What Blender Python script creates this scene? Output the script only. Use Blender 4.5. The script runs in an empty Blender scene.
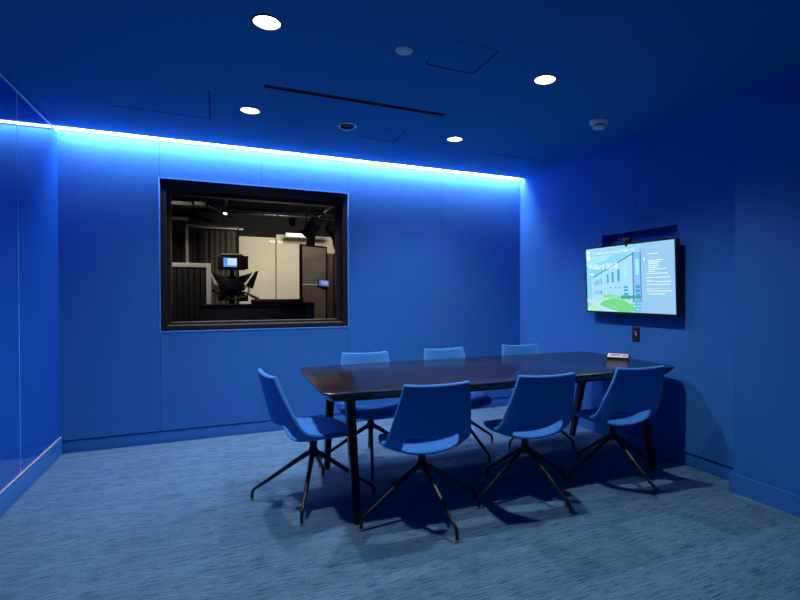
import bpy, bmesh, math, random
from mathutils import Vector, Matrix
random.seed(7)
S = bpy.context.scene
C = S.collection
PI = math.pi

# ------------------------------------------------------------------ settings
S.view_settings.view_transform = 'Standard'
S.view_settings.look = 'None'
S.view_settings.gamma = 1.0
S.view_settings.use_curve_mapping = False
S.view_settings.exposure = 0.0
w = bpy.data.worlds.new('world'); S.world = w; w.use_nodes = True
w.node_tree.nodes['Background'].inputs[0].default_value = (0, 0, 0, 1)
w.node_tree.nodes['Background'].inputs[1].default_value = 0.0

# ------------------------------------------------------------------ materials
def mat(name, col, rough=0.5, metal=0.0, spec=0.5, bump=0.0, bscale=200.0, var=0.0, vscale=6.0, emit=None, estr=0.0,
        coat=0.0, stretch=(1, 1, 1), sheen=0.0, ior=None):
    m = bpy.data.materials.new(name); m.use_nodes = True
    nt = m.node_tree; b = nt.nodes['Principled BSDF']
    b.inputs['Base Color'].default_value = (*col, 1)
    b.inputs['Roughness'].default_value = rough
    b.inputs['Metallic'].default_value = metal
    b.inputs['Specular IOR Level'].default_value = spec
    if ior: b.inputs['IOR'].default_value = ior
    if coat: b.inputs['Coat Weight'].default_value = coat; b.inputs['Coat Roughness'].default_value = 0.03
    if sheen: b.inputs['Sheen Weight'].default_value = sheen; b.inputs['Sheen Tint'].default_value = (.4, .65, 1, 1)
    if emit:
        b.inputs['Emission Color'].default_value = (*emit, 1); b.inputs['Emission Strength'].default_value = estr
    tc = nt.nodes.new('ShaderNodeTexCoord'); mp = nt.nodes.new('ShaderNodeMapping')
    mp.inputs['Scale'].default_value = stretch
    nt.links.new(tc.outputs['Object'], mp.inputs['Vector'])
    if var > 0:
        n = nt.nodes.new('ShaderNodeTexNoise'); n.inputs['Scale'].default_value = vscale; n.inputs['Detail'].default_value = 5
        r = nt.nodes.new('ShaderNodeValToRGB')
        r.color_ramp.elements[0].position = .3; r.color_ramp.elements[1].position = .7
        r.color_ramp.elements[0].color = (*[c * (1 - var) for c in col], 1)
        r.color_ramp.elements[1].color = (*[min(1, c * (1 + var)) for c in col], 1)
        nt.links.new(mp.outputs[0], n.inputs['Vector']); nt.links.new(n.outputs[0], r.inputs[0])
        nt.links.new(r.outputs[0], b.inputs['Base Color'])
    if bump > 0:
        n2 = nt.nodes.new('ShaderNodeTexNoise'); n2.inputs['Scale'].default_value = bscale; n2.inputs['Detail'].default_value = 3
        bp = nt.nodes.new('ShaderNodeBump'); bp.inputs['Strength'].default_value = bump; bp.inputs['Distance'].default_value = 0.002
        nt.links.new(mp.outputs[0], n2.inputs['Vector']); nt.links.new(n2.outputs[0], bp.inputs['Height'])
        nt.links.new(bp.outputs[0], b.inputs['Normal'])
    return m

def emat(name, col, s):
    m = bpy.data.materials.new(name); m.use_nodes = True
    nt = m.node_tree; nt.nodes.clear()
    e = nt.nodes.new('ShaderNodeEmission'); o = nt.nodes.new('ShaderNodeOutputMaterial')
    e.inputs[0].default_value = (*col, 1); e.inputs[1].default_value = s
    nt.links.new(e.outputs[0], o.inputs[0]); return m

M = {}
M['joint'] = mat('pale_joint', (.30, .48, .85), .4, var=.02)
M['felt'] = mat('blue_felt', (.030, .165, .53), .95, spec=.1, bump=.25, bscale=260, var=.10, vscale=90)
M['paint'] = mat('blue_wall_paint', (.016, .155, .53), .55, spec=.3, bump=.05, bscale=300)
M['ceil'] = mat('blue_ceiling_paint', (.022, .26, .60), .8, spec=.2, bump=.05, bscale=250)
M['base'] = mat('blue_baseboard', (.025, .17, .55), .4, spec=.4, var=.03)
M['bead'] = mat('blue_bead', (.05, .25, .80), .5, var=.02)
M['shade_strip'] = mat('dark_blue_shade', (.004, .03, .14), .9, var=.02)
M['glass_blue'] = mat('blue_back_painted_glass', (.008, .095, .50), .04, spec=.5, ior=1.75, var=.01)
M['silver'] = mat('brushed_silver', (.80, .76, .78), .35, metal=.35, var=.05, vscale=40)
M['black_frame'] = mat('black_frame', (.016, .014, .014), .38, spec=.4, var=.1)
M['grey_frame'] = mat('grey_sill_strip', (.22, .20, .19), .45, var=.05)
M['black_metal'] = mat('black_powder_coat', (.010, .010, .011), .32, spec=.5, bump=.03, bscale=500)
M['table'] = mat('dark_walnut', (.013, .010, .012), .20, spec=.6, var=.3, vscale=5, stretch=(1.2, 14, 14))
M['fabric'] = mat('chair_fabric', (.042, .225, .69), .9, spec=.15, bump=.3, bscale=600, var=.06, vscale=300, sheen=.15)
M['glide'] = mat('brown_foot_glide', (.30, .20, .14), .5, var=.05)
M['plastic_black'] = mat('black_plastic', (.012, .012, .013), .35, var=.05)
M['plastic_white'] = mat('white_plastic', (.93, .88, .88), .45, var=.02)
M['white'] = mat('white_paint', (.75, .73, .70), .5, var=.02)
M['lens'] = emat('lamp_lens', (1.0, .93, .84), 28.0)
M['led'] = emat('led_diffuser', (1.0, .86, 1.0), 148.0)
M['reflector'] = mat('lamp_reflector', (.85, .85, .84), .3, spec=.5, var=.01)

# carpet
def carpet():
    m = bpy.data.materials.new('striated_carpet'); m.use_nodes = True
    nt = m.node_tree; b = nt.nodes['Principled BSDF']; L = nt.links.new
    b.inputs['Roughness'].default_value = .95; b.inputs['Specular IOR Level'].default_value = .1
    tc = nt.nodes.new('ShaderNodeTexCoord')
    def noise(scale, st, det):
        mp = nt.nodes.new('ShaderNodeMapping'); mp.inputs['Scale'].default_value = st
        mp.inputs['Rotation'].default_value = (0, 0, 0)
        n = nt.nodes.new('ShaderNodeTexNoise'); n.inputs['Scale'].default_value = scale; n.inputs['Detail'].default_value = det
        L(tc.outputs['Object'], mp.inputs[0]); L(mp.outputs[0], n.inputs['Vector']); return n.outputs[0]
    def ramp(src, p0, c0, p1, c1):
        r = nt.nodes.new('ShaderNodeValToRGB'); r.color_ramp.elements[0].position = p0; r.color_ramp.elements[1].position = p1
        r.color_ramp.elements[0].color = (*c0, 1); r.color_ramp.elements[1].color = (*c1, 1); L(src, r.inputs[0]); return r.outputs[0]
    def mul(a, c):
        x = nt.nodes.new('ShaderNodeMix'); x.data_type = 'RGBA'; x.blend_type = 'MULTIPLY'; x.inputs[0].default_value = 1
        L(a, x.inputs[6]); L(c, x.inputs[7]); return x.outputs[2]
    base = ramp(noise(1.0, (1.2, 12, 1), 2), .3, (.090, .20, .32), .7, (.12, .255, .41))
    st = ramp(noise(1.0, (9, 130, 1), 3), .36, (.42, .47, .56), .50, (1, 1, 1))
    st2 = ramp(noise(1.0, (22, 260, 1), 2), .35, (.72, .74, .78), .6, (1.08, 1.08, 1.06))
    fine = noise(110, (1, 1.8, 1), 4)
    fr = ramp(fine, .3, (.66, .68, .72), .7, (1.24, 1.24, 1.24))
    L(mul(mul(mul(base, st), st2), fr), b.inputs['Base Color'])
    bp = nt.nodes.new('ShaderNodeBump'); bp.inputs['Strength'].default_value = .5; bp.inputs['Distance'].default_value = .003
    L(fine, bp.inputs['Height']); L(bp.outputs[0], b.inputs['Normal'])
    return m
M['carpet'] = carpet()

def window_glass():
    m = bpy.data.materials.new('window_pane_glass'); m.use_nodes = True
    nt = m.node_tree; nt.nodes.clear()
    t = nt.nodes.new('ShaderNodeBsdfTransparent'); t.inputs[0].default_value = (.93, .92, .9, 1)
    g = nt.nodes.new('ShaderNodeBsdfGlossy'); g.inputs['Roughness'].default_value = .0
    f = nt.nodes.new('ShaderNodeFresnel'); f.inputs[0].default_value = 1.3
    x = nt.nodes.new('ShaderNodeMixShader'); o = nt.nodes.new('ShaderNodeOutputMaterial')
    nt.links.new(f.outputs[0], x.inputs[0]); nt.links.new(t.outputs[0], x.inputs[1]); nt.links.new(g.outputs[0], x.inputs[2])
    nt.links.new(x.outputs[0], o.inputs[0]); return m
M['pane'] = window_glass()

# ------------------------------------------------------------------ mesh helpers
def BM(): return bmesh.new()

def box(bm, x0, y0, z0, x1, y1, z1, bev=0.0, rot=None, piv=None):
    r = bmesh.ops.create_cube(bm, size=1.0)
    vs = r['verts']
    for v in vs:
        v.co = Vector(((x0 + x1) / 2 + v.co.x * (x1 - x0), (y0 + y1) / 2 + v.co.y * (y1 - y0), (z0 + z1) / 2 + v.co.z * (z1 - z0)))
    if rot is not None:
        p = Vector(piv) if piv else Vector(((x0 + x1) / 2, (y0 + y1) / 2, (z0 + z1) / 2))
        for v in vs: v.co = rot @ (v.co - p) + p
    if bev > 0:
        es = list({e for v in vs for e in v.link_edges})
        bmesh.ops.bevel(bm, geom=es, offset=bev, segments=2, affect='EDGES', profile=.6)
    return bm

def tube(bm, pts, rad, seg=12, caps=True, flat=1.0):
    pts = [Vector(p) for p in pts]
    if not isinstance(rad, (list, tuple)): rad = [rad] * len(pts)
    rings = []; up = None
    for i, p in enumerate(pts):
        t = ((pts[i + 1] - p) if i == 0 else (p - pts[i - 1]) if i == len(pts) - 1 else ((pts[i + 1] - p).normalized() + (p - pts[i - 1]).normalized())).normalized()
        if up is None:
            ref = Vector((0, 0, 1)) if abs(t.z) < .9 else Vector((1, 0, 0))
            a = t.cross(ref).normalized()
        else:
            a = (up - t * up.dot(t)).normalized()
        up = a; b = t.cross(a).normalized()
        rings.append([bm.verts.new(p + (a * math.cos(2 * PI * k / seg) * flat + b * math.sin(2 * PI * k / seg)) * rad[i]) for k in range(seg)])
    for i in range(len(rings) - 1):
        for k in range(seg):
            bm.faces.new((rings[i][k], rings[i][(k + 1) % seg], rings[i + 1][(k + 1) % seg], rings[i + 1][k]))
    if caps:
        bm.faces.new(rings[0][::-1]); bm.faces.new(rings[-1])
    return bm

def lathe(bm, prof, cx, cy, seg=32, cap0=True, cap1=True):
    rings = [[bm.verts.new((cx + r * math.cos(2 * PI * k / seg), cy + r * math.sin(2 * PI * k / seg), z)) for k in range(seg)] for r, z in prof]
    for i in range(len(rings) - 1):
        for k in range(seg):
            bm.faces.new((rings[i][k], rings[i][(k + 1) % seg], rings[i + 1][(k + 1) % seg], rings[i + 1][k]))
    if cap0: bm.faces.new(rings[0][::-1])
    if cap1: bm.faces.new(rings[-1])
    return bm

def prism(bm, poly, d0, d1, axis='y'):
    """polygon of 2-D points extruded along an axis (poly in the two other axes)"""
    def P(a, b, d):
        return {'y': (a, d, b), 'x': (d, a, b), 'z': (a, b, d)}[axis]
    A = [bm.verts.new(P(a, b, d0)) for a, b in poly]; B = [bm.verts.new(P(a, b, d1)) for a, b in poly]
    n = len(poly)
    bm.faces.new(A); bm.faces.new(B[::-1])
    for i in range(n): bm.faces.new((A[i], B[i], B[(i + 1) % n], A[(i + 1) % n]))
    return bm

def obj(name, bm, m, parent=None, smooth=40):
    bmesh.ops.recalc_face_normals(bm, faces=bm.faces)
    me = bpy.data.meshes.new(name); bm.to_mesh(me); bm.free()
    me.materials.append(m)
    if smooth:
        for p in me.polygons: p.use_smooth = True
        me.set_sharp_from_angle(angle=math.radians(smooth))
    o = bpy.data.objects.new(name, me); C.objects.link(o)
    if parent: o.parent = parent
    return o

def tag(o, label=None, cat=None, group=None, kind=None):
    if label: o['label'] = label
    if cat: o['category'] = cat
    if group: o['group'] = group
    if kind: o['kind'] = kind
    return o

def thing(name, label, cat, loc=(0, 0, 0), rz=0, group=None):
    o = bpy.data.objects.new(name, None); C.objects.link(o); o.empty_display_size = .1
    o.location = loc; o.rotation_euler = (0, 0, rz)
    return tag(o, label, cat, group)

def struct(name, bm, m, parent=None, label=None, cat=None, smooth=40):
    o = obj(name, bm, m, parent, smooth)
    if not parent: o['kind'] = 'structure'
    if label: o['label'] = label
    if cat: o['category'] = cat
    return o

def copy_tree(o, parent=None):
    c = o.copy(); C.objects.link(c); c.parent = parent
    for ch in [x for x in bpy.data.objects if x.parent == o]: copy_tree(ch, c)
    return c

# ------------------------------------------------------------------ dimensions of the room
H = 2.6
XL, XR, XP, YB, YP, YF = -1.157, 3.185, 3.051, 4.898, 2.172, -1.9
WX0, WX1, WZ0, WZ1 = -.448, 1.174, .966, 2.273      # window opening
G = .0022

# floor
struct('floor', box(BM(), XL - .3, YF - .2, -.08, XR + .3, YB + .18, 0), M['carpet'], label='blue grey striated carpet floor', cat='floor')

# ceiling with openings for lamps and for the long slot
DL = [(.222, 2.565), (.216, 3.842), (1.837, 3.835), (1.832, 2.545)]
LR = .066
SLOT = (.27, 3.325, 1.525, 3.375)
def ceiling():
    bm = BM()
    def loop(pts):
        vs = [bm.verts.new((x, y, H)) for x, y in pts]
        for i in range(len(vs)): bm.edges.new((vs[i], vs[(i + 1) % len(vs)]))
    loop([(XL - .05, YF), (XR + .1, YF), (XR + .1, YB - .076), (XL - .05, YB - .076)])
    for x, y in DL: loop([(x + LR * math.cos(2 * PI * k / 40), y + LR * math.sin(2 * PI * k / 40)) for k in range(40)])
    x0, y0, x1, y1 = SLOT
    loop([(x0, y0), (x1, y0), (x1, y1), (x0, y1)])
    bmesh.ops.triangle_fill(bm, use_beauty=True, edges=bm.edges[:])
    # edge of the cove slot along the back wall
    a = [bm.verts.new(p) for p in ((XL - .05, YB - .076, H), (XR + .1, YB - .076, H), (XR + .1, YB - .076, H + .045), (XL - .05, YB - .076, H + .045))]
    bm.faces.new(a)
    b = [bm.verts.new(p) for p in ((XL - .05, YB - .076, H + .045), (XR + .1, YB - .076, H + .045), (XR + .1, YB + .1, H + .045), (XL - .05, YB + .1, H + .045))]
    bm.faces.new(b)
    # slab above
    box(bm, XL - .3, YF - .2, H + .16, XR + .3, YB + .18, H + .2)
    return bm
struct('ceiling', ceiling(), M['ceil'], label='deep blue painted ceiling', cat='ceiling', smooth=0)

# ------------------------------------------------------------------ back wall of felt panels around the window
def back_wall():
    bm = BM(); y0, y1 = YB, YB + .05
    sx = [XL, -.45, .37, 1.174, 2.19, XR]
    zb, zt = .108, H + .03
    for i in range(len(sx) - 1):
        a, b = sx[i] + (G / 2 if i else -.05), sx[i + 1] - (G / 2 if i < 4 else -.05)
        if a > WX0 - .02 and b < WX1 + .02:
            box(bm, max(a, WX0), y0, zb, min(b, WX1), y1, WZ0)
            box(bm, max(a, WX0), y0, WZ1, min(b, WX1), y1, zt)
        else: box(bm, a, y0, zb, b, y1, zt)
    # backing
    yb = YB + .16
    box(bm, XL - .3, y1, 0, WX0, yb, 3.4); box(bm, WX1, y1, 0, XR + .3, yb, 3.4)
    box(bm, WX0, y1, 0, WX1, yb, WZ0); box(bm, WX0, y1, WZ1, WX1, yb, 3.4)
    return bm
struct('wall_back', back_wall(), M['felt'], label='blue felt panelled back wall around the studio window', cat='wall', smooth=0)
struct('baseboard_back', box(BM(), XL, YB + .012, 0, XR, YB + .06, .098, .002), M['base'], label='blue baseboard under the felt panelled back wall', cat='baseboard')

# led slot
led = thing('cove_light', 'cool white linear strip light glowing along the top of the back wall', 'light', (0, YB, H))
obj('diffuser', box(BM(), XL, -.074, .030, XR - .003, -.044, .040), M['led'], led)
obj('slot_liner', box(BM(), XL, -.0045, .001, XR - .003, -.0008, .043), mat('white_liner', (.8, .8, .8), .6, var=.01), led)
obj('lip', box(BM(), XL, -.010, -.003, XR - .003, -.0008, .0005), mat('satin_aluminium', (.45, .5, .6), .4, metal=.6, var=.03), led)

# ------------------------------------------------------------------ left wall: back painted glass panels
def left_wall():
    bm = BM(); ys = [YB + .02, 4.02, 2.80, 1.58, .36, -.86, YF]
    for i in range(len(ys) - 1):
        box(bm, XL - .012, ys[i + 1] + .0015, .135, XL, ys[i] - .0015, 2.578, .001)
    return bm
struct('wall_left', left_wall(), M['glass_blue'], label='glossy blue back painted glass wall on the left', cat='wall', smooth=0)
struct('trim_1', box(BM(), XL - .2, YF - .2, 0, XL - .0125, YB + .1, H + .05), mat('pale_blue_joint', (.16, .30, .62), .5, var=.02), label='wall backing behind the glass panels', cat='wall')
bm = BM()
for y in (4.02, 2.80, 1.58, .36, -.86): box(bm, XL - .011, y - .0022, .14, XL + .0004, y + .0022, 2.569)
struct('trim_4', bm, M['joint'], label='pale vertical joints between the blue glass panels', cat='trim')
bm = BM(); box(bm, XL - .012, YF, .1325, XL + .009, YB, .1395, .001)
struct('trim_2', bm, M['silver'], label='silver channel under the blue glass panels', cat='trim')
bm = BM(); box(bm, XL - .012, YF, 2.570, XL + .004, YB - .03, 2.582, .001)
struct('trim_3', bm, M['silver'], label='silver channel above the blue glass panels', cat='trim')
struct('baseboard_left', box(BM(), XL - .012, YF, 0, XL + .012, YB, .121, .003), M['base'], label='blue baseboard below the glass wall', cat='baseboard')

# ------------------------------------------------------------------ right wall with tv niche
NY0, NY1, NZ0, NZ1 = 2.735, 3.549, 1.20, 1.815
def right_wall():
    bm = BM(); x0, x1 = XR, XR + .10; zb, zt = .105, H + .03
    box(bm, x0, 4.125 + G / 2, zb, x1, YB + .16, zt)
    for a, b in ((NY1, 4.125 - G / 2), (YP - .05, NY0)): box(bm, x0, a, zb, x1, b, zt)
    for a, b in ((3.155 + G / 2, NY1), (NY0, 3.155 - G / 2)):
        box(bm, x0, a, zb, x1, b, NZ0); box(bm, x0, a, NZ1, x1, b, zt)
    box(bm, x1, YP - .3, 0, x1 + .1, YB + .16, H + .2)
    return bm
struct('wall_right', right_wall(), M['felt'], label='blue felt panelled right wall with recess behind the screen', cat='wall', smooth=0)
struct('baseboard_right', box(BM(), XR + .012, YP - .05, 0, XR + .06, YB, .094, .002), M['base'], label='blue baseboard under the felt panelled right wall', cat='baseboard')
struct('wall_right_projection', box(BM(), XP, YF - .2, 0, XR + .3, YP, H + .05), M['paint'], label='plain blue painted projecting wall on the far right', cat='wall')
bm = BM(); prism(bm, [(XP - .014, YF), (XP - .014, YP + .014), (XR + .012, YP + .014), (XR + .012, YP - .01), (XP + .01, YP - .01), (XP + .01, YF)], 0, .121, 'z')
struct('baseboard_right_projection', bm, M['base'], label='blue baseboard of the projecting wall on the right', cat='baseboard')
struct('wall_front', box(BM(), XL - .3, YF - .2, 0, XR + .3, YF, H + .2), M['paint'], label='blue painted wall behind the viewpoint', cat='wall')

# ------------------------------------------------------------------ window
def ring(bm, x0, x1, z0, z1, wl, wr, wb, wt, y0, y1, bev=.0015):
    box(bm, x0, y0, z0, x0 + wl, y1, z1, bev); box(bm, x1 - wr, y0, z0, x1, y1, z1, bev)
    box(bm, x0 + wl, y0, z0, x1 - wr, y1, z0 + wb, bev); box(bm, x0 + wl, y0, z1 - wt, x1 - wr, y1, z1, bev)
    return bm
win = bpy.data.objects.new('window_1', None); C.objects.link(win); win.location = ((WX0 + WX1) / 2, YB, WZ0)
tag(win, 'large black framed observation window in the blue back wall', 'window', kind='structure')
def wobj(name, bm, m, **k):
    o = obj(name, bm, m, None, **k)
    o.data.transform(Matrix.Translation(-Vector(win.location))); o.parent = win; return o
wobj('edge_bead', ring(BM(), WX0 - .012, WX1 + .012, WZ0 - .012, WZ1 + .012, .012, .012, .012, .012, YB - .006, YB + .03, .002), M['bead'])
wobj('window_frame', ring(BM(), WX0, WX1, WZ0, WZ1, .045, .045, .040, .085, YB + .012, YB + .10), M['black_frame'])
wobj('inner_frame', ring(BM(), WX0 + .045, WX1 - .045, WZ0 + .04, WZ1 - .085, .032, .055, .028, .03, YB + .05, YB + .15), M['black_frame'])
bm = BM(); box(bm, WX0 + .05, YB + .040, WZ0 + .041, WX1 - .05, YB + .05, WZ0 + .050, .001)
box(bm, WX0 + .078, YB + .056, WZ0 + .069, WX1 - .10, YB + .12, WZ0 + .074, .001)
wobj('sill_strip', bm, M['grey_frame'])['label'] = 'grey metal strips along the sill'
wobj('pane', box(BM(), WX0 + .075, YB + .098, WZ0 + .066, WX1 - .098, YB + .104, WZ1 - .113), M['pane'])

# ------------------------------------------------------------------ ceiling fittings
def downlight(x, y, label, vis=True):
    t = thing('downlight', label, 'ceiling light', (x, y, H), 0, 'recessed round ceiling lamps')
    bm = BM(); lathe(bm, [(LR + .006, -.0005), (LR + .006, -.004), (LR - .003, -.004), (LR - .003, .002)], 0, 0, 40, False, False)
    obj('trim_ring', bm, M['black_metal'], t)
    bm = BM(); lathe(bm, [(LR - .001, 0.0), (LR - .004, .03), (.054, .075), (.052, .08)], 0, 0, 40, False, True)
    obj('reflector', bm, M['reflector'], t)
    bm = BM(); lathe(bm, [(.057, .046), (.056, .041), (.03, .036), (.004, .034)], 0, 0, 40, True, True)
    obj('lens', bm, M['lens'], t)
    l = bpy.data.lights.new('lamp', 'SPOT'); l.energy = SPOT_W; l.color = (1.0, .96, .91)
    l.spot_size = math.radians(134); l.spot_blend = .85; l.shadow_soft_size = .04
    lo = bpy.data.objects.new('lamp', l); C.objects.link(lo); lo.parent = t; lo.location = (0, 0, .018)
    return t
SPOT_W = 86
downlight(*DL[0], 'largest lit round ceiling lamp, nearest one at the top left')
downlight(*DL[1], 'lit round ceiling lamp above the window, left of the black dome')
downlight(*DL[2], 'lit round ceiling lamp farthest to the right near the cove strip')
downlight(*DL[3], 'lit round ceiling lamp between the white disc and the smoke detector')

# long black air slot
sl = thing('air_slot', 'long thin black linear air slot in the blue ceiling', 'vent', ((SLOT[0] + SLOT[2]) / 2, 3.35, H))
hx = (SLOT[2] - SLOT[0]) / 2
bm = BM(); box(bm, -hx, -.025, -.003, hx, -.016, .03); box(bm, -hx, .016, -.003, hx, .025, .03)
box(bm, -hx, -.016, -.003, -hx + .006, .016, .03); box(bm, hx - .006, -.016, -.003, hx, .016, .03)
obj('frame', bm, mat('bronze_black', (.035, .028, .026), .5, var=.05), sl)
bm = BM(); box(bm, -hx + .006, -.016, .02, hx - .006, .016, .03)
obj('blade', bm, M['black_metal'], sl)

# white sensor disc
t = thing('ceiling_sensor', 'small flat pale disc on the ceiling between two lamps', 'sensor', (.918, 2.55, H))
bm = BM(); lathe(bm, [(.048, -.0005), (.048, -.006), (.044, -.009)], 0, 0, 40, True, True)
obj('housing', bm, M['plastic_white'], t)
bm = BM(); lathe(bm, [(.036, -.0092), (.034, -.0115), (.0, -.0118 + 0)][:2], 0, 0, 40, True, True)
obj('cover', bm, mat('grey_lilac_plastic', (.85, .82, .90), .5, var=.02), t)
# dome camera
t = thing('dome_camera', 'black half dome with a pale rim on the ceiling near the cove', 'camera', (.921, 3.861, H))
bm = BM(); lathe(bm, [(.073, -.0005), (.073, -.008), (.066, -.013), (.060, -.010)], 0, 0, 40, True, True)
obj('mounting_ring', bm, mat('pale_ring', (.75, .78, .85), .3, metal=.3, var=.01), t)
bm = BM(); lathe(bm, [(.061 * math.cos(a), -.0105 - .026 * math.sin(a)) for a in [i * PI / 2 / 9 for i in range(9)]], 0, 0, 40, True, True)
obj('dome', bm, mat('black_gloss_dome', (.006, .006, .007), .06, spec=.8, var=.01), t)
# smoke detector
t = thing('smoke_detector', 'white round smoke detector on the ceiling towards the right wall', 'smoke detector', (2.641, 2.981, H))
bm = BM(); lathe(bm, [(.072, -.0005), (.073, -.008), (.068, -.020), (.052, -.030)], 0, 0, 40, True, True)
obj('base_plate', bm, M['plastic_white'], t)
bm = BM(); lathe(bm, [(.040, -.030), (.038, -.044)], 0, 0, 40, True, True)
obj('sensor_gap', bm, mat('brown_grey_mesh', (.16, .13, .12), .7, var=.05), t)
bm = BM(); lathe(bm, [(.046, -.042), (.047, -.050), (.040, -.058), (.026, -.061)], 0, 0, 40, True, True)
obj('sensor_cap', bm, M['plastic_white'], t)

# access panels in the ceiling
def hatch(x0, y0, x1, y1, label):
    t = thing('access_panel', label, 'access panel', ((x0 + x1) / 2, (y0 + y1) / 2, H), 0, 'flush access panels in the ceiling')
    a, b = (x1 - x0) / 2, (y1 - y0) / 2
    bm = BM(); r = .03; q = []
    for (cx, cy, a0) in ((a - r, b - r, 0), (-a + r, b - r, PI / 2), (-a + r, -b + r, PI), (a - r, -b + r, 1.5 * PI)):
        for k in range(5): q.append((cx + r * math.cos(a0 + k * PI / 8), cy + r * math.sin(a0 + k * PI / 8)))
    prism(bm, q, -.0010, .0006, 'z'); obj('panel', bm, M['ceil'], t, smooth=0)
    bm = BM(); n = len(q); s1, s2 = 1.0 + .001 / a, 1.0
    out = [(x + (.009 if x > 0 else -.0015), y + (.014 if y > 0 else -.0015)) for x, y in q]  # flat dark strip paints the gap's shade, wider on far and right sides
    A = [bm.verts.new((x, y, -.0012)) for x, y in q]; B = [bm.verts.new((x, y, -.0012)) for x, y in out]
    for i in range(n): bm.faces.new((A[i], A[(i + 1) % n], B[(i + 1) % n], B[i]))
    obj('painted_gap_shade', bm, M['shade_strip'], t, smooth=0)
hatch(-.69, 3.55, -.05, 4.13, 'wide flush access panel outlined on the ceiling above the window left corner')
hatch(1.08, 2.34, 1.385, 2.645, 'flush access panel outlined between the pale disc and the nearest right lamp')
hatch(1.065, 3.81, 1.385, 4.10, 'flush access panel outlined just right of the black dome')
hatch(2.31, 3.75, 2.985, 4.09, 'flush access panel outlined by the back right ceiling corner')

# ------------------------------------------------------------------ television
tv = thing('television', 'flat wall television showing a pale brick building over the table', 'television', (3.098, 3.150, 1.1171))
tv.rotation_euler = (0, -math.atan(.024 / .5787), -PI / 2)      # local x runs to the right in view, local y away from the wall
TW, TH = 1.0005, .5850
# local frame: x along wall (viewer's left to right), y into the wall, z up
def tvrot():
    m = Matrix(((0, 1, 0), (-1, 0, 0), (0, 0, 1))).to_4x4()     # x->-Y, y->+X
    tilt = Matrix.Rotation(-math.atan(.024 / .5787), 4, 'Y')
    return tilt @ m
tv.rotation_euler = tvrot().to_euler()
bz = .013
obj('casing', box(BM(), -TW / 2, .012, 0, TW / 2, .045, TH, .004), M['plastic_black'], tv)
obj('rear_bulge', box(BM(), -.30, .045, .06, .30, .075, .42, .008), M['plastic_black'], tv)
obj('bezel', ring(BM(), -TW / 2, TW / 2, 0, TH, bz * .7, bz, bz * 1.3, bz * .75, 0, .014, .0015), M['plastic_black'], tv)
br = obj('wall_bracket', box(box(BM(), -.16, .075, .12, .16, .095, .36, .003), -.05, .094, .19, .05, .170, .29, .003), M['black_metal'], tv)
SX0, SX1, SZ0, SZ1 = -TW / 2 + bz * .6, TW / 2 - bz * .9, bz * 1.2, TH - bz * .65
ST = 1.0
scr = obj('screen', box(BM(), SX0, .008, SZ0, SX1, .0135, SZ1), emat('screen_sky', (.26, .72, .95), ST), tv, smooth=0)
SWd, SHt = SX1 - SX0, SZ1 - SZ0
def sp(u, v): return (SX0 + u * SWd, SZ0 + v * SHt)         # u,v in 0..1 from the lower left of the screen
LAY = [.0076]
def art(name, polys, col, s=ST):
    bm = BM(); LAY[0] -= .00035
    for pl in polys:
        vs = [bm.verts.new((sp(u, v)[0], LAY[0], sp(u, v)[1])) for u, v in pl]
        bm.faces.new(vs)
    return obj(name, bm, emat(name + '_light', col, s), scr, smooth=0)
def rect(u0, v0, u1, v1): return [(u0, v0), (u1, v0), (u1, v1), (u0, v1)]
# picture of the building in perspective: roof line rises to the right
def rl(u): return .545 + (u - .09) * .66                     # roof line
art('cloud_area', [[(0, .72), (.25, .80), (.45, .95), (.6, 1), (0, 1)]], (.40, .84, 1.0))
art('building_wall', [[(.07, .16), (.66, .16), (.66, .935), (.60, .90), (.09, .545), (.07, .50)]], (.42, .76, .98))
art('corner_bay', [[(.575, .14), (.66, .14), (.66, .93), (.575, .875)]], (.28, .55, .93))
art('roof_line', [[(.09, .530), (.62, .885), (.62, .905), (.09, .547)], rect(.568, .16, .580, .90), rect(.651, .16, .662, .90)], (.04, .26, .70))
wins = []
for u, w_, t_, b_ in ((.105, .012, .47, .40), (.13, .012, .49, .41), (.155, .012, .50, .42), (.185, .013, .52, .43),
                      (.265, .022, .58, .44), (.325, .024, .61, .45), (.395, .026, .645, .46)):
    wins.append(rect(u, b_, u + w_, t_))
for u, w_ in ((.105, .010), (.13, .010), (.155, .011), (.18, .02)): wins.append(rect(u, .27, u + w_, .325))
for u, w_ in ((.30, .018), (.36, .02), (.41, .022)): wins.append(rect(u, .365, u + w_, .38))
wins += [rect(.465, .36, .515, .39), rect(.465, .315, .515, .345), rect(.47, .25, .515, .29),
         rect(.598, .36, .645, .40), rect(.598, .30, .645, .34), rect(.602, .24, .645, .28)]
art('dark_tint', wins, (.05, .42, .72))
art('cyan_tint', [rect(.468, .53, .505, .70), rect(.603, .55, .638, .78)], (.35, .93, .96))
art('lawn', [[(0, .05), (0, 0), (.62, 0), (.60, .12), (.50, .20), (.3, .22), (.18, .20), (.08, .13)]], (.42, .88, .62))
art('path', [[(.0, .14), (.07, .12), (.20, .03), (.22, .0), (.40, 0), (.30, .05), (.10, .18), (0, .20)]], (.55, .80, 1.0))
art('hedge', [[(.16, .10), (.22, .17), (.33, .21), (.45, .19), (.56, .11), (.60, .04), (.52, .0), (.42, 0), (.30, .04)]], (.20, .72, .30))
bush = []
for u, v, r in ((.24, .235, .03), (.29, .245, .035), (.34, .24, .03), (.40, .225, .03), (.46, .225, .035), (.52, .225, .035), (.575, .23, .03), (.63, .23, .03)):
    bush.append([(u + r * math.cos(a * PI / 5), v + r * .9 * math.sin(a * PI / 5)) for a in range(10)])
art('bushes', bush[:4], (.30, .72, .35)); art('dark_bushes', bush[4:], (.05, .42, .30))
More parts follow.
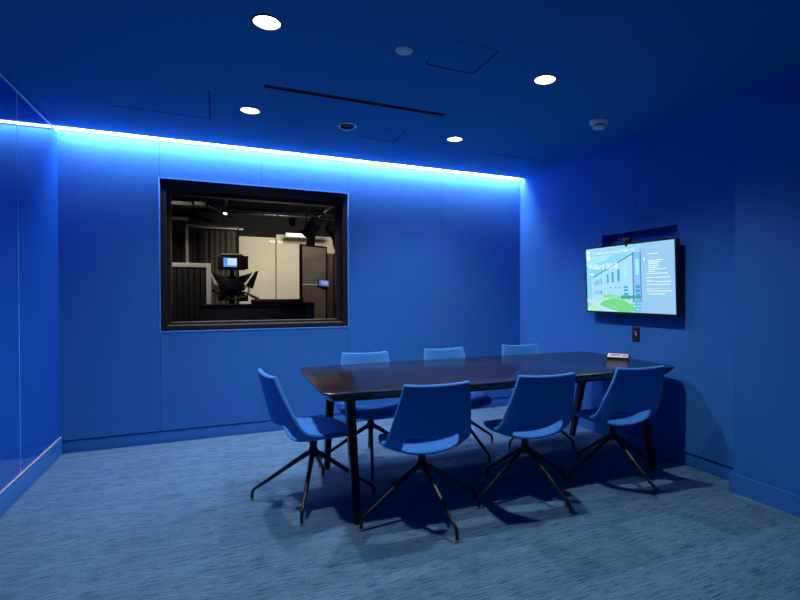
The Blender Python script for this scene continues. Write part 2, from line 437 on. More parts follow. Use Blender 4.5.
art('steps', [rect(.56, .02 + k * .045, .66, .035 + k * .045) for k in range(4)] + [rect(.60, 0, .607, .2), rect(.64, 0, .646, .2)], (.12, .45, .85))
art('header_band', [rect(0, .875, .66, .985)], (.36, .70, .95))
art('side_panel', [rect(.665, 0, 1, 1)], (.33, .62, .90))
art('crest', [[(.015, .84), (.04, .80), (.065, .85), (.055, .90), (.065, .96), (.02, .965)]], (.85, .97, 1.0), 1.15)
art('crest_mark', [[(.030, .90), (.052, .90), (.050, .93), (.030, .935)], [(.033, .85), (.048, .85), (.050, .875), (.033, .875)]], (.4, .75, .95))
lines = [rect(.73, .83, .84, .842), rect(.69, .74, .705, .785), rect(.74, .735, .80, .745), rect(.81, .74, .89, .75)]
for v, a, b in ((.715, .74, .87), (.695, .74, .84), (.665, .74, .85), (.64, .745, .83), (.615, .74, .92), (.585, .74, .81),
                (.555, .72, .93), (.50, .72, .80), (.50, .81, .955), (.45, .72, .80), (.44, .81, .96), (.40, .72, .95), (.34, .72, .83), (.31, .72, .97), (.27, .74, .90)):
    lines.append(rect(a, v, b, v + .011))
art('schedule_lines', lines, (.72, .90, 1.0), 1.15)
art('schedule_accent', [rect(.74, .345, .94, .352)], (.95, .62, .55), 1.0)
def text(name, body, u, v, size, m):
    LAY[0] -= .00035
    cu = bpy.data.curves.new(name, 'FONT'); cu.body = body; cu.size = size
    to = bpy.data.objects.new(name, cu); C.objects.link(to)
    bpy.context.view_layer.update()
    me = bpy.data.meshes.new_from_object(to.evaluated_get(bpy.context.evaluated_depsgraph_get()))
    bpy.data.objects.remove(to); bpy.data.curves.remove(cu)
    me.name = name
    x, z = sp(u, v)
    me.transform(Matrix.Translation((x, LAY[0], z)) @ Matrix.Rotation(PI / 2, 4, 'X'))
    me.materials.clear(); me.materials.append(m)
    o = bpy.data.objects.new(name, me); C.objects.link(o); o.parent = scr; return o
M['txt'] = emat('screen_text', (.88, .97, 1.0), 1.2)
text('header_lettering', 'To schedule please contact 814-863-1252', .085, .90, .030, M['txt'])
text('title_lettering', 'Willard 001B', .035, .665, .068, M['txt'])
art('subtitle_bar', [rect(.04, .575, .10, .598)], (.80, .95, 1.0), 1.15)

# webcam on the television
t = thing('webcam', 'small black camera with a gold lens ring perched on top of the television', 'camera', (3.08, 3.14, 1.7085), PI)
obj('mount_clip', box(box(BM(), -.035, -.014, 0.001, .012, .014, .010, .002), .003, -.011, -.03, .010, .011, .001), M['plastic_black'], t)
bm = BM(); box(bm, -.018, -.045, .010, .02, .045, .038, .010); obj('body', bm, M['plastic_black'], t)
bm = BM(); tube(bm, [(.018, 0, .025), (.026, 0, .025)], .012, 20); obj('lens', bm, mat('gold_lens', (.55, .36, .12), .25, metal=.8, var=.05), t)

# wall plate
t = thing('wall_plate', 'black socket plate on the blue wall under the television', 'wall socket', (XR, 3.135, .947), 0)
obj('plate', box(BM(), -.006, -.040, -.060, -.0005, .040, .060, .002), M['plastic_black'], t)
bm = BM(); box(bm, -.008, -.016, -.038, -.0062, .016, .038, .0008); obj('insert', bm, mat('charcoal_insert', (.03, .03, .03), .4, var=.05), t)
obj('connector', box(box(BM(), -.011, -.013, -.006, -.0082, -.001, .010, .001), -.0095, -.004, .02, -.0082, .014, .026, .0004), M['plastic_white'], t)

# ------------------------------------------------------------------ table
TX, TY, TRZ = 1.818, 3.19, math.radians(-1.2)
TZ = .751
tb = thing('conference_table', 'long dark boat shaped conference table with four splayed black legs', 'table', (TX, TY, 0), TRZ)
def outline(L, Wm, We, r, n=8):
    """boat-shaped outline, half length L, half width mid / ends"""
    pts = []
    def side(y_sign):
        a = []
        for k in range(17):
            x = -L + r + (2 * L - 2 * r) * k / 16
            a.append((x, y_sign * (We + (Wm - We) * (1 - (x / (L - r)) ** 2))))
        return a
    bot = side(-1); pts += bot
    def corner(cx, cy, a0):
        return [(cx + r * math.cos(a0 + PI / 2 * k / n), cy + r * math.sin(a0 + PI / 2 * k / n)) for k in range(1, n)]
    pts += corner(L - r, -We + r, -PI / 2) + [(L, -We + r), (L + .008, 0), (L, We - r)]
    pts += corner(L - r, We - r, 0) + side(1)[::-1] + corner(-L + r, We - r, PI / 2) + [(-L, We - r), (-L - .008, 0), (-L, -We + r)] + corner(-L + r, -We + r, PI)
    return pts
HL, HWm, HWe = 1.297, .57, .535
def tabletop():
    bm = BM(); q = outline(HL, HWm, HWe, .085)
    def lay(s, z): return [bm.verts.new((x * (1 - s / HL), y * (1 - s / HWm), z)) for x, y in q]
    rings = [lay(.047, TZ - .0565), lay(.043, TZ - .0560), lay(.003, TZ - .013), lay(0, TZ - .004), lay(.003, TZ - .001), lay(.006, TZ)]
    n = len(q)
    for i in range(len(rings) - 1):
        for k in range(n): bm.faces.new((rings[i][k], rings[i][(k + 1) % n], rings[i + 1][(k + 1) % n], rings[i + 1][k]))
    bm.faces.new(rings[0][::-1]); bm.faces.new(rings[-1]); return bm
obj('tabletop', tabletop(), M['table'], tb, smooth=25)
def tleg(sx, sy):
    bm = BM(); x = sx * 1.105
    def quad(cx, cy, a, b, z): return [bm.verts.new((cx + i * a, cy + j * b, z)) for i, j in ((-1, -1), (1, -1), (1, 1), (-1, 1))]
    q0 = quad(x, sy * .478, .020, .024, .0); q1 = quad(x, sy * .295, .026, .040, TZ - .0570)
    bm.faces.new(q0[::-1]); bm.faces.new(q1)
    for k in range(4): bm.faces.new((q0[k], q0[(k + 1) % 4], q1[(k + 1) % 4], q1[k]))
    bmesh.ops.bevel(bm, geom=bm.edges[:], offset=.006, segments=2, affect='EDGES')
    return bm
for sx in (-1, 1):
    for sy in (-1, 1): obj('leg', tleg(sx, sy), M['black_metal'], tb)
    obj('cross_rail', box(BM(), sx * 1.105 - .022, -.30, TZ - .090, sx * 1.105 + .022, .30, TZ - .0567, .004), M['black_metal'], tb)
obj('long_rail', box(BM(), -1.08, -.03, TZ - .085, 1.08, .03, TZ - .0567, .004), M['black_metal'], tb)

# control panel on the table
t = thing('touch_controller', 'small tilted silver faced controller on the far right end of the dark table', 'controller', (3.01, 3.16, TZ), math.radians(-50))
bm = BM(); prism(bm, [(-.035, 0.0005), (.045, 0.0005), (.045, .034), (.036, .036), (-.033, .012)], -.085, .085, 'x')
obj('body', bm, M['plastic_black'], t)
rt = Matrix.Rotation(math.atan2(.024, .069), 3, 'X')
bm = BM(); box(bm, -.081, -.034, -.0015, .081, .034, .0025, .001, rot=rt, piv=(0, 0, 0))
f = obj('face_plate', bm, mat('warm_silver_face', (.92, .82, .78), .4, var=.03), t); f.location = (0, .0015, .0255)
bm = BM(); box(bm, -.062, -.016, .0026, .020, .016, .0034, .0004, rot=rt, piv=(0, 0, 0))
g = obj('display', bm, mat('brown_grey_display', (.46, .38, .35), .3, var=.1), t); g.location = (0, .0015, .0255)
bm = BM()
for i in range(3):
    for j in range(3): box(bm, .036 + i * .013, -.018 + j * .013, .0026, .045 + i * .013, -.009 + j * .013, .004, .0003, rot=rt, piv=(0, 0, 0))
k_ = obj('keypad', bm, mat('grey_keys', (.35, .31, .30), .5, var=.03), t); k_.location = (0, .0015, .0255)
k_['kind'] = 'stuff'

# ------------------------------------------------------------------ chairs
CP = [ # centre (y,z), edge (y,z), half width
 ((.250, .398), (.215, .412), .170), ((.240, .420), (.205, .430), .205), ((.15, .424), (.13, .440), .232),
 ((.04, .412), (.03, .448), .243), ((-.07, .404), (-.05, .457), .247), ((-.155, .404), (-.115, .475), .246),
 ((-.205, .432), (-.152, .512), .240), ((-.232, .505), (-.180, .566), .231), ((-.246, .56), (-.205, .625), .220),
 ((-.262, .64), (-.236, .690), .206), ((-.278, .72), (-.262, .755), .194), ((-.288, .788), (-.280, .804), .187), ((-.292, .812), (-.285, .822), .184)]
US = [-1, -.92, -.66, -.36, 0, .36, .66, .92, 1]
def srf(i, u):
    c, e, hw = CP[i]; k = abs(u) ** 2.4
    return Vector((hw * u, c[0] + (e[0] - c[0]) * k, c[1] + (e[1] - c[1]) * k))
def eval_mesh(bm, mods):
    me = bpy.data.meshes.new('tmp'); bmesh.ops.recalc_face_normals(bm, faces=bm.faces); bm.to_mesh(me); bm.free()
    me.materials.append(None); me.materials.append(None)
    o = bpy.data.objects.new('tmp', me); C.objects.link(o)
    for typ, kw in mods:
        md = o.modifiers.new(typ, typ)
        for a, b in kw.items(): setattr(md, a, b)
    bpy.context.view_layer.update()
    r = bpy.data.meshes.new_from_object(o.evaluated_get(bpy.context.evaluated_depsgraph_get()))
    bpy.data.objects.remove(o); bpy.data.meshes.remove(me)
    return r
def shell():
    bm = BM(); n = len(CP)
    V = [[bm.verts.new(srf(i, u)) for u in US] for i in range(n)]
    for i in range(n - 1):
        for j in range(len(US) - 1):
            if i in (5, 6) and 2 <= j <= 5: continue
            f = bm.faces.new((V[i][j], V[i][j + 1], V[i + 1][j + 1], V[i + 1][j]))
            f.material_index = 1 if i >= 6 else 0
    return eval_mesh(bm, [('SOLIDIFY', dict(thickness=.030, offset=0)), ('SUBSURF', dict(levels=2, render_levels=2))])
def split(me, idx):
    b = BM(); b.from_mesh(me)
    bmesh.ops.delete(b, geom=[f for f in b.faces if f.material_index != idx], context='FACES')
    for f in b.faces: f.material_index = 0
    return b
def pad():
    bm = BM(); rows = [1, 2, 3, 4]
    ups = []
    for i in rows:
        row = []
        for u in (-.80, -.5, 0, .5, .80):
            p = srf(i, u * (.92 if i in (1, 4) else 1)); p.z += .011
            if i == 1: p.y -= .012
            if i == 4: p.y += .015
            row.append(bm.verts.new(p))
        ups.append(row)
    for i in range(len(rows) - 1):
        for j in range(4): bm.faces.new((ups[i][j], ups[i][j + 1], ups[i + 1][j + 1], ups[i + 1][j]))
    me = eval_mesh(bm, [('SOLIDIFY', dict(thickness=.016, offset=0)), ('SUBSURF', dict(levels=2, render_levels=2))])
    b = BM(); b.from_mesh(me); return b
FC = [('wide', 0)]
def make_chair(base_rot):
    t = thing('meeting_chair', 'x', 'chair', (0, 0, 0), 0, 'blue swivel chairs around the table')
    me = shell()
    def fin(name, bm, m): 
        o = obj(name, bm, m, t, smooth=0)
        for p in o.data.polygons: p.use_smooth = True
        return o
    fin('seat', split(me, 0), M['fabric']); fin('backrest', split(me, 1), M['fabric']); fin('cushion', pad(), M['fabric'])
    bm = BM(); lathe(bm, [(.085, .396), (.083, .388), (.038, .378), (.025, .362), (.023, .325), (.032, .308), (.034, .286), (.024, .268)], 0, 0, 28)
    obj('hub', bm, M['black_metal'], t)
    for k in range(4):
        a = base_rot + k * PI / 2; c, s = math.cos(a), math.sin(a)
        def P(r, z): return (c * r, s * r, z)
        bm = BM(); tube(bm, [P(.008, .296), P(.05, .278), P(.12, .232), P(.335, .088), P(.362, .073), P(.373, .056), P(.376, .040), P(.376, .014)],
                        [.018, .0165, .0145, .0105, .0100, .0098, .0096, .0094], 12)
        lg = obj('leg', bm, M['black_metal'], t)
        bm = BM(); lathe(bm, [(.0105, .0005), (.0125, .003), (.0115, .012), (.009, .0150)], c * .376, s * .376, 14)
        obj('foot_glide', bm, M['glide'], lg)['label'] = 'brown foot glide'
    return t
# centre x, y, direction the seat faces (deg, 90 = towards the back wall), angle of one leg of the base
SPOTS = [
 (.542, 3.1895, 9, math.degrees(2.8012), 'blue chair alone at the left end of the dark table'),
 (1.075, 2.688, 85, math.degrees(3.2689), 'leftmost of the three blue chairs with backs to the viewer along the near side'),
 (1.79, 2.693, 83, math.degrees(3.3278), 'middle one of the three blue chairs along the near side of the table'),
 (2.515, 2.687, 84, math.degrees(3.1231), 'rightmost near side blue chair, beside the right wall under the television'),
 (1.045, 3.65, -97, -104, 'leftmost blue chair on the far side, seen below the window corner'),
 (1.785, 3.66, -90, -77, 'middle blue chair on the far side of the table, back against the blue wall'),
 (2.53, 3.65, -96, -68, 'blue chair on the far side of the table nearest the room corner')]
for i, (x, y, face, leg, lab) in enumerate(SPOTS):
    o = make_chair(math.radians(leg - face + 90))
    o.location = (x, y, 0); o.rotation_euler = (0, 0, math.radians(face - 90)); o['label'] = lab

# ------------------------------------------------------------------ the studio behind the window
M['st_dark'] = mat('studio_black', (.006, .006, .007), .9, var=.1)
M['st_floor'] = mat('studio_floor', (.05, .048, .045), .6, var=.1)
M['st_beige'] = mat('studio_beige_flat', (.50, .46, .38), .8, var=.03, vscale=2)
M['st_curtain'] = mat('studio_curtain', (.05, .043, .038), .95, bump=.2, var=.1)
M['st_cream'] = mat('cream_frame', (.85, .80, .70), .6, var=.03)
M['st_slat'] = mat('dark_slats', (.007, .005, .0045), .6, var=.3, vscale=3, stretch=(12, 12, .2))
SY0, SY1, SX_0, SX_1, SH = YB + .16, 10.0, -2.2, 3.6, 3.6
struct('floor_studio', box(BM(), SX_0, SY0, -.08, SX_1, SY1, 0), M['st_floor'], label='dark floor of the studio beyond the window', cat='floor')
struct('ceiling_studio', box(BM(), SX_0, SY0, SH, SX_1, SY1, SH + .1), M['st_dark'], label='black ceiling of the studio beyond the window', cat='ceiling')
bm = BM(); box(bm, SX_0 - .1, SY1, 0, SX_1 + .1, SY1 + .1, SH); struct('wall_studio_back', bm, M['st_dark'], label='dark rear wall of the studio', cat='wall')
bm = BM(); box(bm, SX_0 - .1, SY0, 0, SX_0, SY1, SH); struct('wall_studio_left', bm, M['st_dark'], label='dark left wall of the studio', cat='wall')
bm = BM(); box(bm, SX_1, SY0, 0, SX_1 + .1, SY1, SH); struct('wall_studio_right', bm, M['st_dark'], label='dark right wall of the studio', cat='wall')

def local(o, bmobj): return bmobj
def flat(x0, x1, y, ztop, label):
    t = thing('studio_flat', label, 'scenery panel', ((x0 + x1) / 2, y, 0), 0, 'beige scenery panels at the rear of the studio')
    h = (x1 - x0) / 2
    obj('panel', box(BM(), -h + .002, 0, .02, h - .002, .03, ztop, .003), M['st_beige'], t)
    obj('edge_frame', ring(BM(), -h + .002, h - .002, .02, ztop, .04, .04, .08, .04, .031, .08), M['st_dark'], t)
flat(.34, .955, 9.50, 2.30, 'beige scenery panel behind the teleprompter')
flat(.965, 2.60, 9.50, 2.36, 'wide beige scenery panel behind the shiny open door')
# two small clip lamps on top of the joint
for x, lab in ((.89, 'left one of two small pale clamps on the joint of the beige panels'), (1.03, 'right one of two small pale clamps on the joint of the beige panels')):
    t = thing('clamp', lab, 'clamp', (x, 9.49, 2.22), 0, 'pale clamps holding the beige panels')
    obj('jaw', box(BM(), -.05, -.05, -.03, .05, -.001, .03, .015), mat('pale_clamp', (.85, .78, .62), .5, var=.02), t)
    obj('screw', tube(BM(), [(0, -.05, 0), (0, -.09, 0)], .01, 10), M['black_metal'], t)

def curtain(x0, x1, y, ztop, label, amp=.018, per=.085):
    bm = BM(); n = int((x1 - x0) / .012); cols = []
    for k in range(n + 1):
        x = x0 + (x1 - x0) * k / n; yy = y + amp * math.sin(2 * PI * x / per) + .012 * math.sin(x * 31)
        cols.append([bm.verts.new((x, yy, z)) for z in (.03, ztop)])
    for k in range(n): bm.faces.new((cols[k][0], cols[k + 1][0], cols[k + 1][1], cols[k][1]))
    me = eval_mesh(bm, [('SOLIDIFY', dict(thickness=.006, offset=0))]); b = BM(); b.from_mesh(me)
    return tag(obj('curtain', b, M['st_curtain'], smooth=60), label, 'curtain')
curtain(-1.6, .33, 9.30, 2.36, 'dark brown pleated curtain at the left rear of the studio')
# rail carrying the curtain
t = tag(obj('curtain_rail', tube(BM(), [(-1.7, 9.30, 2.40), (.40, 9.30, 2.40)], .014, 10), M['silver']), 'thin metal rail along the top of the dark studio curtain', 'rail')

# tall cream-edged frame with dark pleats behind the slatted screen
def screen_panel(x0, x1, y, z0, z1, fw, label, slats):
    t = thing('screen_panel', label, 'screen panel', ((x0 + x1) / 2, y, 0))
    h = (x1 - x0) / 2
    obj('frame', ring(BM(), -h, h, z0, z1, fw, fw, fw, fw, -.02, .03, .003), M['st_cream'], t)
    bm = BM(); n = slats
    box(bm, -h + fw, .012, z0 + fw, h - fw, .020, z1 - fw)
    wdt = (2 * h - 2 * fw) / n
    for k in range(n): box(bm, -h + fw + wdt * (k + .05), -.008, z0 + fw, -h + fw + wdt * (k + .90), .013, z1 - fw, .002)
    obj('slat_infill', bm, M['st_slat'], t)
    for s in (-1, 1): obj('foot', box(BM(), s * (h - .1) - .03, -.2, 0.0005, s * (h - .1) + .03, .2, z0 + .01, .004), M['black_metal'], t)
screen_panel(-1.15, -.072, 6.50, .10, 1.645, .050, 'cream framed screen with dark vertical slats at the left of the studio', 16)
t = thing('frame_stand', 'tall thin cream frame standing in front of the dark studio curtain', 'frame', (-.10, 8.6, 0))
obj('post', box(BM(), -.345, -.02, .0005, -.305, .02, 2.335, .003), M['st_cream'], t)
obj('post', box(BM(), .385, -.02, .0005, .405, .02, 2.335, .003), M['st_dark'], t)
obj('top_rail', box(BM(), -.345, -.015, 2.336, .405, .015, 2.352, .003), M['st_cream'], t)
for x in (-.325, .395): obj('foot', box(BM(), x - .03, -.25, .0005, x + .03, -.021, .03, .003), M['black_metal'], t)

M['grey_cable'] = mat('grey_cable', (.06, .055, .05), .5, var=.1)
# teleprompter camera on a pedestal
t = thing('teleprompter_camera', 'black studio camera with glowing blue monitor and winged black hood', 'video camera', (.165, 7.0, 0))
for k in range(3):
    a = PI / 2 + k * 2 * PI / 3 + .4
    obj('tripod_leg', tube(BM(), [(.04 * math.cos(a), .04 * math.sin(a), 1.05), (.42 * math.cos(a), .42 * math.sin(a), .012)], [.022, .014], 10), M['black_metal'], t)
obj('column', tube(BM(), [(0, 0, .75), (0, 0, 1.26)], .035, 14), M['black_metal'], t)
obj('pan_head', box(box(BM(), -.07, -.07, 1.26, .07, .07, 1.31, .01), -.05, -.12, 1.31, .05, .12, 1.335, .006), M['black_metal'], t)
obj('camera_body', box(box(BM(), -.075, -.20, 1.34, .075, .16, 1.47, .012), -.05, -.10, 1.47, .05, .05, 1.52, .01), M['plastic_black'], t)
bm = BM(); tube(bm, [(0, .16, 1.41), (0, .20, 1.41), (0, .21, 1.41), (0, .30, 1.41)], [.05, .05, .042, .046], 20); obj('lens', bm, M['plastic_black'], t)
# monitor
obj('monitor', box(BM(), -.165, -.21, 1.585, .155, -.14, 1.770, .018), M['plastic_black'], t)
obj('monitor_top', box(BM(), -.135, -.225, 1.770, .125, -.13, 1.790, .008), mat('grey_hood_top', (.42, .37, .34), .6, var=.05), t)['label'] = 'pale grey top cover'
ms = obj('monitor_screen', box(BM(), -.10, -.2135, 1.625, .055, -.2105, 1.735), emat('monitor_blue', (.16, .34, .95), 1.1), t, smooth=0)
obj('screen_window', box(BM(), -.055, -.2150, 1.645, .05, -.2140, 1.730), emat('monitor_pale', (.50, .74, 1.0), 1.3), ms, smooth=0)
obj('monitor_flap', box(BM(), .155, -.24, 1.60, .185, -.16, 1.765, .006), M['plastic_black'], t)
obj('monitor_arm', tube(BM(), [(0, -.16, 1.60), (0, -.10, 1.54), (0, -.02, 1.49)], .026, 12), M['plastic_black'], t)
# hood of black cloth: funnel, wings flare up at both sides
def hood():
    bm = BM()
    far = [(-.245, 1.580), (-.19, 1.555), (-.10, 1.530), (0, 1.522), (.09, 1.525), (.19, 1.552), (.275, 1.585), (.225, 1.50), (.135, 1.385), (.12, 1.30), (-.11, 1.30), (-.12, 1.385), (-.195, 1.48)]
    near = [(-.20, 1.55), (-.16, 1.535), (-.09, 1.515), (0, 1.508), (.08, 1.51), (.16, 1.532), (.22, 1.555), (.18, 1.49), (.11, 1.39), (.10, 1.32), (-.09, 1.32), (-.10, 1.39), (-.155, 1.47)]
    A = [bm.verts.new((x, .36, z)) for x, z in far]; B = [bm.verts.new((x, .17, z)) for x, z in near]
    n = len(A)
    for k in range(n): bm.faces.new((A[k], A[(k + 1) % n], B[(k + 1) % n], B[k]))
    bm.faces.new(A); bm.faces.new(B[::-1])
    bmesh.ops.triangulate(bm, faces=[f for f in bm.faces if len(f.verts) > 4])
    return bm
obj('hood', hood(), mat('black_hood_cloth', (.012, .013, .016), .7, var=.2), t, smooth=0)
for q in ((-.17, -.10, 1.20, -.06, .10, 1.30), (.07, -.12, 1.19, .19, .08, 1.28), (-.15, -.14, 1.32, -.078, .02, 1.42), (.078, -.14, 1.33, .15, .0, 1.41)): obj('control_box', box(BM(), *q, .012), M['plastic_black'], t)
obj('cable_loop', tube(BM(), [(-.15, -.2, 1.40), (-.19, -.2, 1.33), (-.17, -.2, 1.26), (-.10, -.2, 1.23), (0, -.2, 1.22), (.10, -.2, 1.24), (.18, -.2, 1.27), (.20, -.2, 1.34), (.16, -.2, 1.40)], .010, 8), M['grey_cable'], t)
bm = BM(); prism(bm, [(-.275, 1.59), (-.245, 1.575), (-.165, 1.40), (-.205, 1.41)], .30, .31, 'y')
obj('reflector_flap', bm, M['st_cream'], t, smooth=0)['label'] = 'pale cloth flap'
bm = BM(); prism(bm, [(.305, 1.595), (.345, 1.60), (.27, 1.355), (.215, 1.375), (.18, 1.40)], .30, .315, 'y')
obj('side_wing', bm, M['st_dark'], t, smooth=0)
# rig clutter: handles, cable loops, knobs
for sx in (-1, 1):
    hb = obj('pan_handle', tube(BM(), [(sx * .06, -.06, 1.30), (sx * .16, -.16, 1.30), (sx * .30, -.26, 1.36 if sx < 0 else 1.22)], [.012, .012, .020], 12), M['black_metal'], t)
obj('handle_grip', tube(BM(), [(-.29, -.25, 1.355), (-.37, -.31, 1.395)], [.024, .026], 14), mat('grey_grip', (.22, .20, .18), .4, var=.05), t)
bm = BM(); tube(bm, [(-.27, -.20, 1.22), (-.25, -.21, 1.27), (-.28, -.22, 1.31), (-.31, -.24, 1.28)], .02, 10); obj('zoom_control', bm, M['plastic_black'], t)
for k, (x, z) in enumerate(((-.14, 1.38), (.15, 1.37), (-.12, 1.29), (.13, 1.29))):
    obj('knob', tube(BM(), [(x * .5, -.10, z), (x, -.14, z)], [.016, .026], 12), M['plastic_black'], t)
for k in range(4):
    s = -1 if k % 2 else 1
    pts = [(s * (.03 + .02 * k), -.16, 1.45), (s * (.10 + .02 * k), -.2, 1.40), (s * (.11 + .01 * k), -.19, 1.31), (s * .04, -.14, 1.26 - .02 * k)]
    obj('cable', tube(BM(), pts, .007, 8), M['plastic_black'], t)

# black control desk with padded case in front of the window
t = thing('control_desk', 'low black console desk just beyond the window glass', 'desk', (.38, 6.0, 0))
obj('top', box(BM(), -.55, -.30, 1.145, .52, .25, 1.170, .004), M['st_dark'], t)
obj('left_cabinet', box(BM(), -.55, -.28, .0005, -.10, .22, 1.144, .004), mat('brown_black_cabinet', (.022, .016, .014), .45, var=.15), t)
obj('right_cabinet', box(BM(), -.098, -.28, .0005, .52, .22, 1.144, .004), M['plastic_black'], t)
t = tag(obj('equipment_case', box(BM(), -.04, -.20, 0.0, .51, .12, .055, .025), mat('soft_black_case', (.02, .02, .022), .55, bump=.3, bscale=20, var=.1)), 'long soft black equipment case lying on the studio desk', 'case'); t.location = (.38, 6.0, 1.171)
t = tag(obj('storage_bin', box(box(BM(), -.07, -.2, 0.0005, .07, .12, 1.16, .01), -.075, -.21, 1.16, .075, .13, 1.185, .006), mat('navy_bin', (.02, .03, .085), .5, var=.05)), 'dark navy bin between the desk and the shiny door', 'bin'); t.location = (.985, 6.3, 0)

# shiny metal door standing open
t = thing('studio_panel_door', 'shiny brushed metal door standing open at the right of the studio', 'door', (.985, 6.75, 0), math.radians(34))
DW = .47
M['brush'] = mat('brushed_metal_door', (.60, .53, .42), .30, metal=.55, var=.25, vscale=2.2, bump=.6, bscale=5, stretch=(.7, 1, 3.0))
obj('upper_skin', box(BM(), .02, -.012, 1.42, DW - .02, .012, 1.92, .002), M['brush'], t)
bm = BM(); box(bm, .02, -.008, .03, DW - .02, .012, 1.40)
for k in range(15): box(bm, .03 + k * (DW - .06) / 15, -.014, .04, .03 + (k + .6) * (DW - .06) / 15, -.007, 1.39, .001)
obj('ribbed_skin', bm, mat('ribbed_beige_metal', (.34, .29, .23), .4, metal=.4, var=.1), t)
obj('edge_frame', ring(BM(), 0, DW, .01, 1.94, .022, .02, .02, .02, -.02, .018, .002), M['black_frame'], t)
obj('middle_rail', box(BM(), .02, -.016, 1.40, DW - .02, .014, 1.42, .001), M['st_cream'], t)
t = thing('door_frame_post', 'dark brown upright cabinet side at the right edge of the window view', 'cabinet', (1.45, 7.36, 0))
obj('side', box(BM(), -.03, -.25, .0005, .04, .35, 1.86, .004), mat('brown_wood', (.10, .055, .035), .5, var=.2), t)
obj('front', box(BM(), .041, -.25, .0005, .50, .35, 1.86, .004), M['st_dark'], t)
# blue reflection on the door, added as a small glowing panel
t = thing('blue_reflection', 'small tilted glowing panel standing in for a blue reflection on the shiny door', 'monitor', (1.318, 6.957, 1.435), math.radians(26))
rr = Matrix.Rotation(math.radians(5), 3, 'Y')
obj('casing', box(BM(), -.095, -.03, -.052, .085, -.005, .048, .006, rot=rr, piv=(0, 0, 0)), M['plastic_black'], t)
obj('mount', box(BM(), -.03, -.006, -.03, .03, .012, .03), M['black_metal'], t)
q = obj('screen', box(BM(), -.088, -.033, -.044, .078, -.0302, .040, rot=rr, piv=(0, 0, 0)), emat('reflection_mid_blue', (.10, .22, .60), .8), t, smooth=0)
obj('image', box(BM(), -.055, -.035, -.022, .06, -.0332, .026, rot=rr, piv=(0, 0, 0)), emat('reflection_pale_blue', (.42, .55, .85), .8), q, smooth=0)

# hanging grid: pipes and lamps
def pipe(p0, p1, r, m, label):
    t = thing('lighting_pipe', label, 'pipe', (0, 0, 0), 0, 'pipes hung under the studio ceiling')
    a, b = Vector(p0), Vector(p1)
    obj('tube', tube(BM(), [p0, p1], r, 12), m, t)
    for k in (.1, .9):
        q = a.lerp(b, k); obj('hanger_rod', tube(BM(), [(q.x, q.y, q.z), (q.x, q.y, SH - .001)], .008, 8), m, t)
    return t
M['pipe_grey'] = mat('grey_pipe', (.16, .15, .15), .5, metal=.3, var=.05)
pipe((-2.1, 7.6, 2.48), (3.5, 7.6, 2.48), .024, M['black_metal'], 'dark horizontal pipe right above the teleprompter')
pipe((-2.1, 8.9, 2.62), (3.5, 8.9, 2.62), .024, M['black_metal'], 'dark horizontal pipe farthest back in the studio')
pipe((-2.1, 6.3, 2.45), (3.5, 6.3, 2.45), .024, M['black_metal'], 'dark horizontal pipe closest to the window glass')
pipe((.1, 5.6, 2.545), (.1, 9.6, 2.545), .024, M['black_metal'], 'dark pipe running away from the window above the prompter')
pipe((1.5, 5.6, 2.55), (1.5, 9.6, 2.55), .024, M['black_metal'], 'dark pipe running away from the window at its right side')
for x0, x1, y, z, lab in ((-.56, -.30, 7.2, 2.42, 'leftmost grey duct piece under the dark studio ceiling'), (-.27, -.14, 7.2, 2.43, 'short grey duct piece beside the leftmost duct'),
                     (1.08, 1.36, 7.2, 2.60, 'grey duct piece at upper right of the window view'), (1.46, 1.66, 7.2, 2.62, 'small grey duct piece at the far upper right')):
    t = thing('duct', lab, 'duct', ((x0 + x1) / 2, y, z), 0, 'grey duct pieces in the dark studio')
    h = (x1 - x0) / 2
    obj('casing', box(BM(), -h, 0, 0, h, .2, .05, .006), M['pipe_grey'], t)
    obj('hanger_rod', tube(BM(), [(0, .1, .04), (0, .1, SH - z - .001)], .008, 8), M['black_metal'], t)
tag(obj('hanging_tube', tube(BM(), [(-.85, 8.8, 2.46), (-.42, 8.8, 2.46)], .028, 12), M['st_cream']), 'short pale tube hanging at the upper left of the studio', 'tube')
tag(obj('hanging_tube', tube(BM(), [(1.05, 8.8, 2.285), (1.52, 8.8, 2.285)], .034, 12), M['st_cream']), 'pale horizontal tube just above the beige panels at right', 'tube')
# cables drooping
for pts, lab in (([(.55, 7.4, 2.46), (.60, 7.4, 2.34), (.70, 7.4, 2.33), (.80, 7.4, 2.42), (.90, 7.4, 2.46)], 'loose pale cable looping under the middle of the studio grid'),
                 ([(-.12, 7.4, 2.47), (.15, 7.4, 2.33), (.35, 7.4, 2.42), (.5, 7.4, 2.44)], 'dark drooping cable left of the loose pale cable')):
    tag(obj('hanging_cable', tube(BM(), pts, .008, 8), M['pipe_grey']), lab, 'cable')

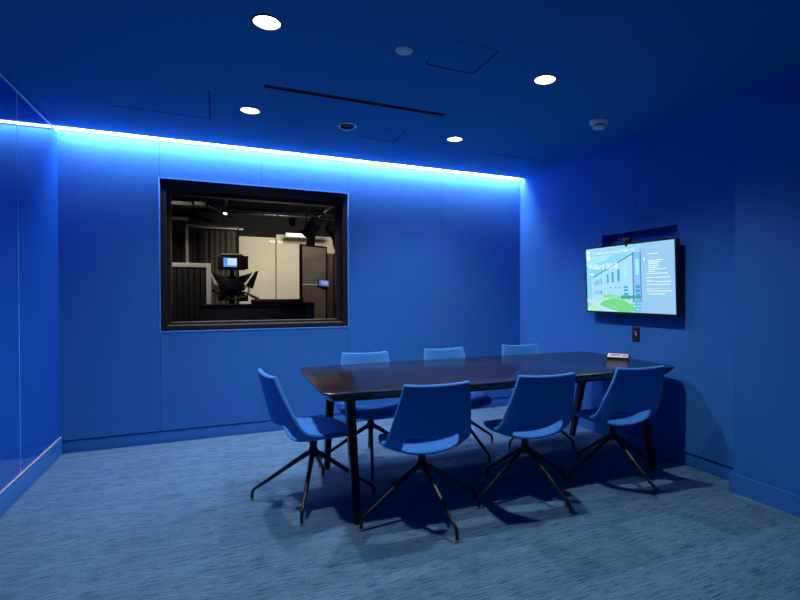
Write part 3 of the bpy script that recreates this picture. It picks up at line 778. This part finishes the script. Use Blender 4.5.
M['lamp_black'] = mat('matt_lamp_black', (.007, .007, .007), .8, spec=.2, var=.1)
def stage_light(x, y, z, yaw, tilt, lit, label, s=1.0, power=0, spot=90, hang=.03):
    t = thing('stage_light', label, 'stage light', (x, y, z), yaw, 'stage lamps hung from the studio grid')
    R = Matrix.Rotation(tilt, 3, 'X')
    def P(a, b, c): return tuple(R @ (Vector((a, b, c)) * s) + Vector((0, 0, -.18 * s)))
    obj('can', tube(BM(), [P(0, -.12, 0), P(0, -.10, 0), P(0, .07, 0), P(0, .10, 0)], [.05 * s, .07 * s, .075 * s, .085 * s], 20), M['lamp_black'], t)
    obj('yoke', tube(BM(), [P(-.085, 0, 0), (-.085 * s, 0, -.05 * s), (0, 0, -.005), (.085 * s, 0, -.05 * s), P(.085, 0, 0)], .008 * s, 8), M['lamp_black'], t)
    for sx in (() if lit else (-1, 1)):
        bm = BM(); box(bm, -.06 * s, -.003, 0, .06 * s, .003, .09 * s)
        d = obj('barn_door', bm, M['lamp_black'], t)
        d.rotation_euler = (tilt + (PI / 2 if 0 else -PI / 2) + sx * .5, 0, 0); d.location = P(0, .10, sx * .075)
    obj('hanger_rod', tube(BM(), [(0, 0, -.01), (0, 0, hang)], .009, 8), M['lamp_black'], t)
    if lit:
        obj('lens', tube(BM(), [P(0, .101, 0), P(0, .106, 0)], .062 * s, 20), emat('stage_lens', (1, .97, .9), 3.0), t)
        l = bpy.data.lights.new('stage_lamp', 'SPOT'); l.energy = power; l.spot_size = math.radians(spot); l.spot_blend = .7
        l.color = (1, .93, .82); l.shadow_soft_size = .08
        lo = bpy.data.objects.new('stage_lamp', l); C.objects.link(lo); lo.parent = t
        lo.location = P(0, .24, 0); lo.rotation_euler = (PI / 2 + tilt, 0, 0)
    return t
stage_light(.10, 7.30, 2.47, math.radians(160), math.radians(-62), True, 'small lit stage lamp hanging above the teleprompter monitor', .42, 8, 100)
stage_light(1.0, 7.60, 2.455, math.radians(-8), math.radians(-22), True, 'lit stage lamp aimed at the beige panels', .6, 165, 110)
stage_light(-.75, 5.55, 3.1, math.radians(-12), math.radians(-42), True, 'added unseen stage lamp high up near the window on the left', .9, 62, 80, .499)  # unseen lamp added to brighten the slatted screen and camera
stage_light(1.9, 5.55, 3.1, math.radians(14), math.radians(-42), True, 'added unseen stage lamp high up near the window on the right', .9, 62, 80, .499)  # unseen lamp added to brighten the door side of the studio
stage_light(1.22, 7.20, 2.44, math.radians(30), math.radians(-45), False, 'dark stage lamp at the upper right above the left edge of the shiny door', 1.25)
stage_light(1.56, 7.35, 2.42, math.radians(-50), math.radians(-35), False, 'dark stage lamp farthest right against the window frame', 1.25)

# ------------------------------------------------------------------ camera
cd = bpy.data.cameras.new('camera'); cd.sensor_width = 36; cd.lens = 499.06 / 800 * 36
cd.shift_x = (400 - 444.19) / 800; cd.clip_start = .02
co = bpy.data.objects.new('camera', cd); C.objects.link(co)
co.location = (0, 0, 1.2893); co.rotation_euler = (PI / 2 - .0128, 0, -.4256)
S.camera = co
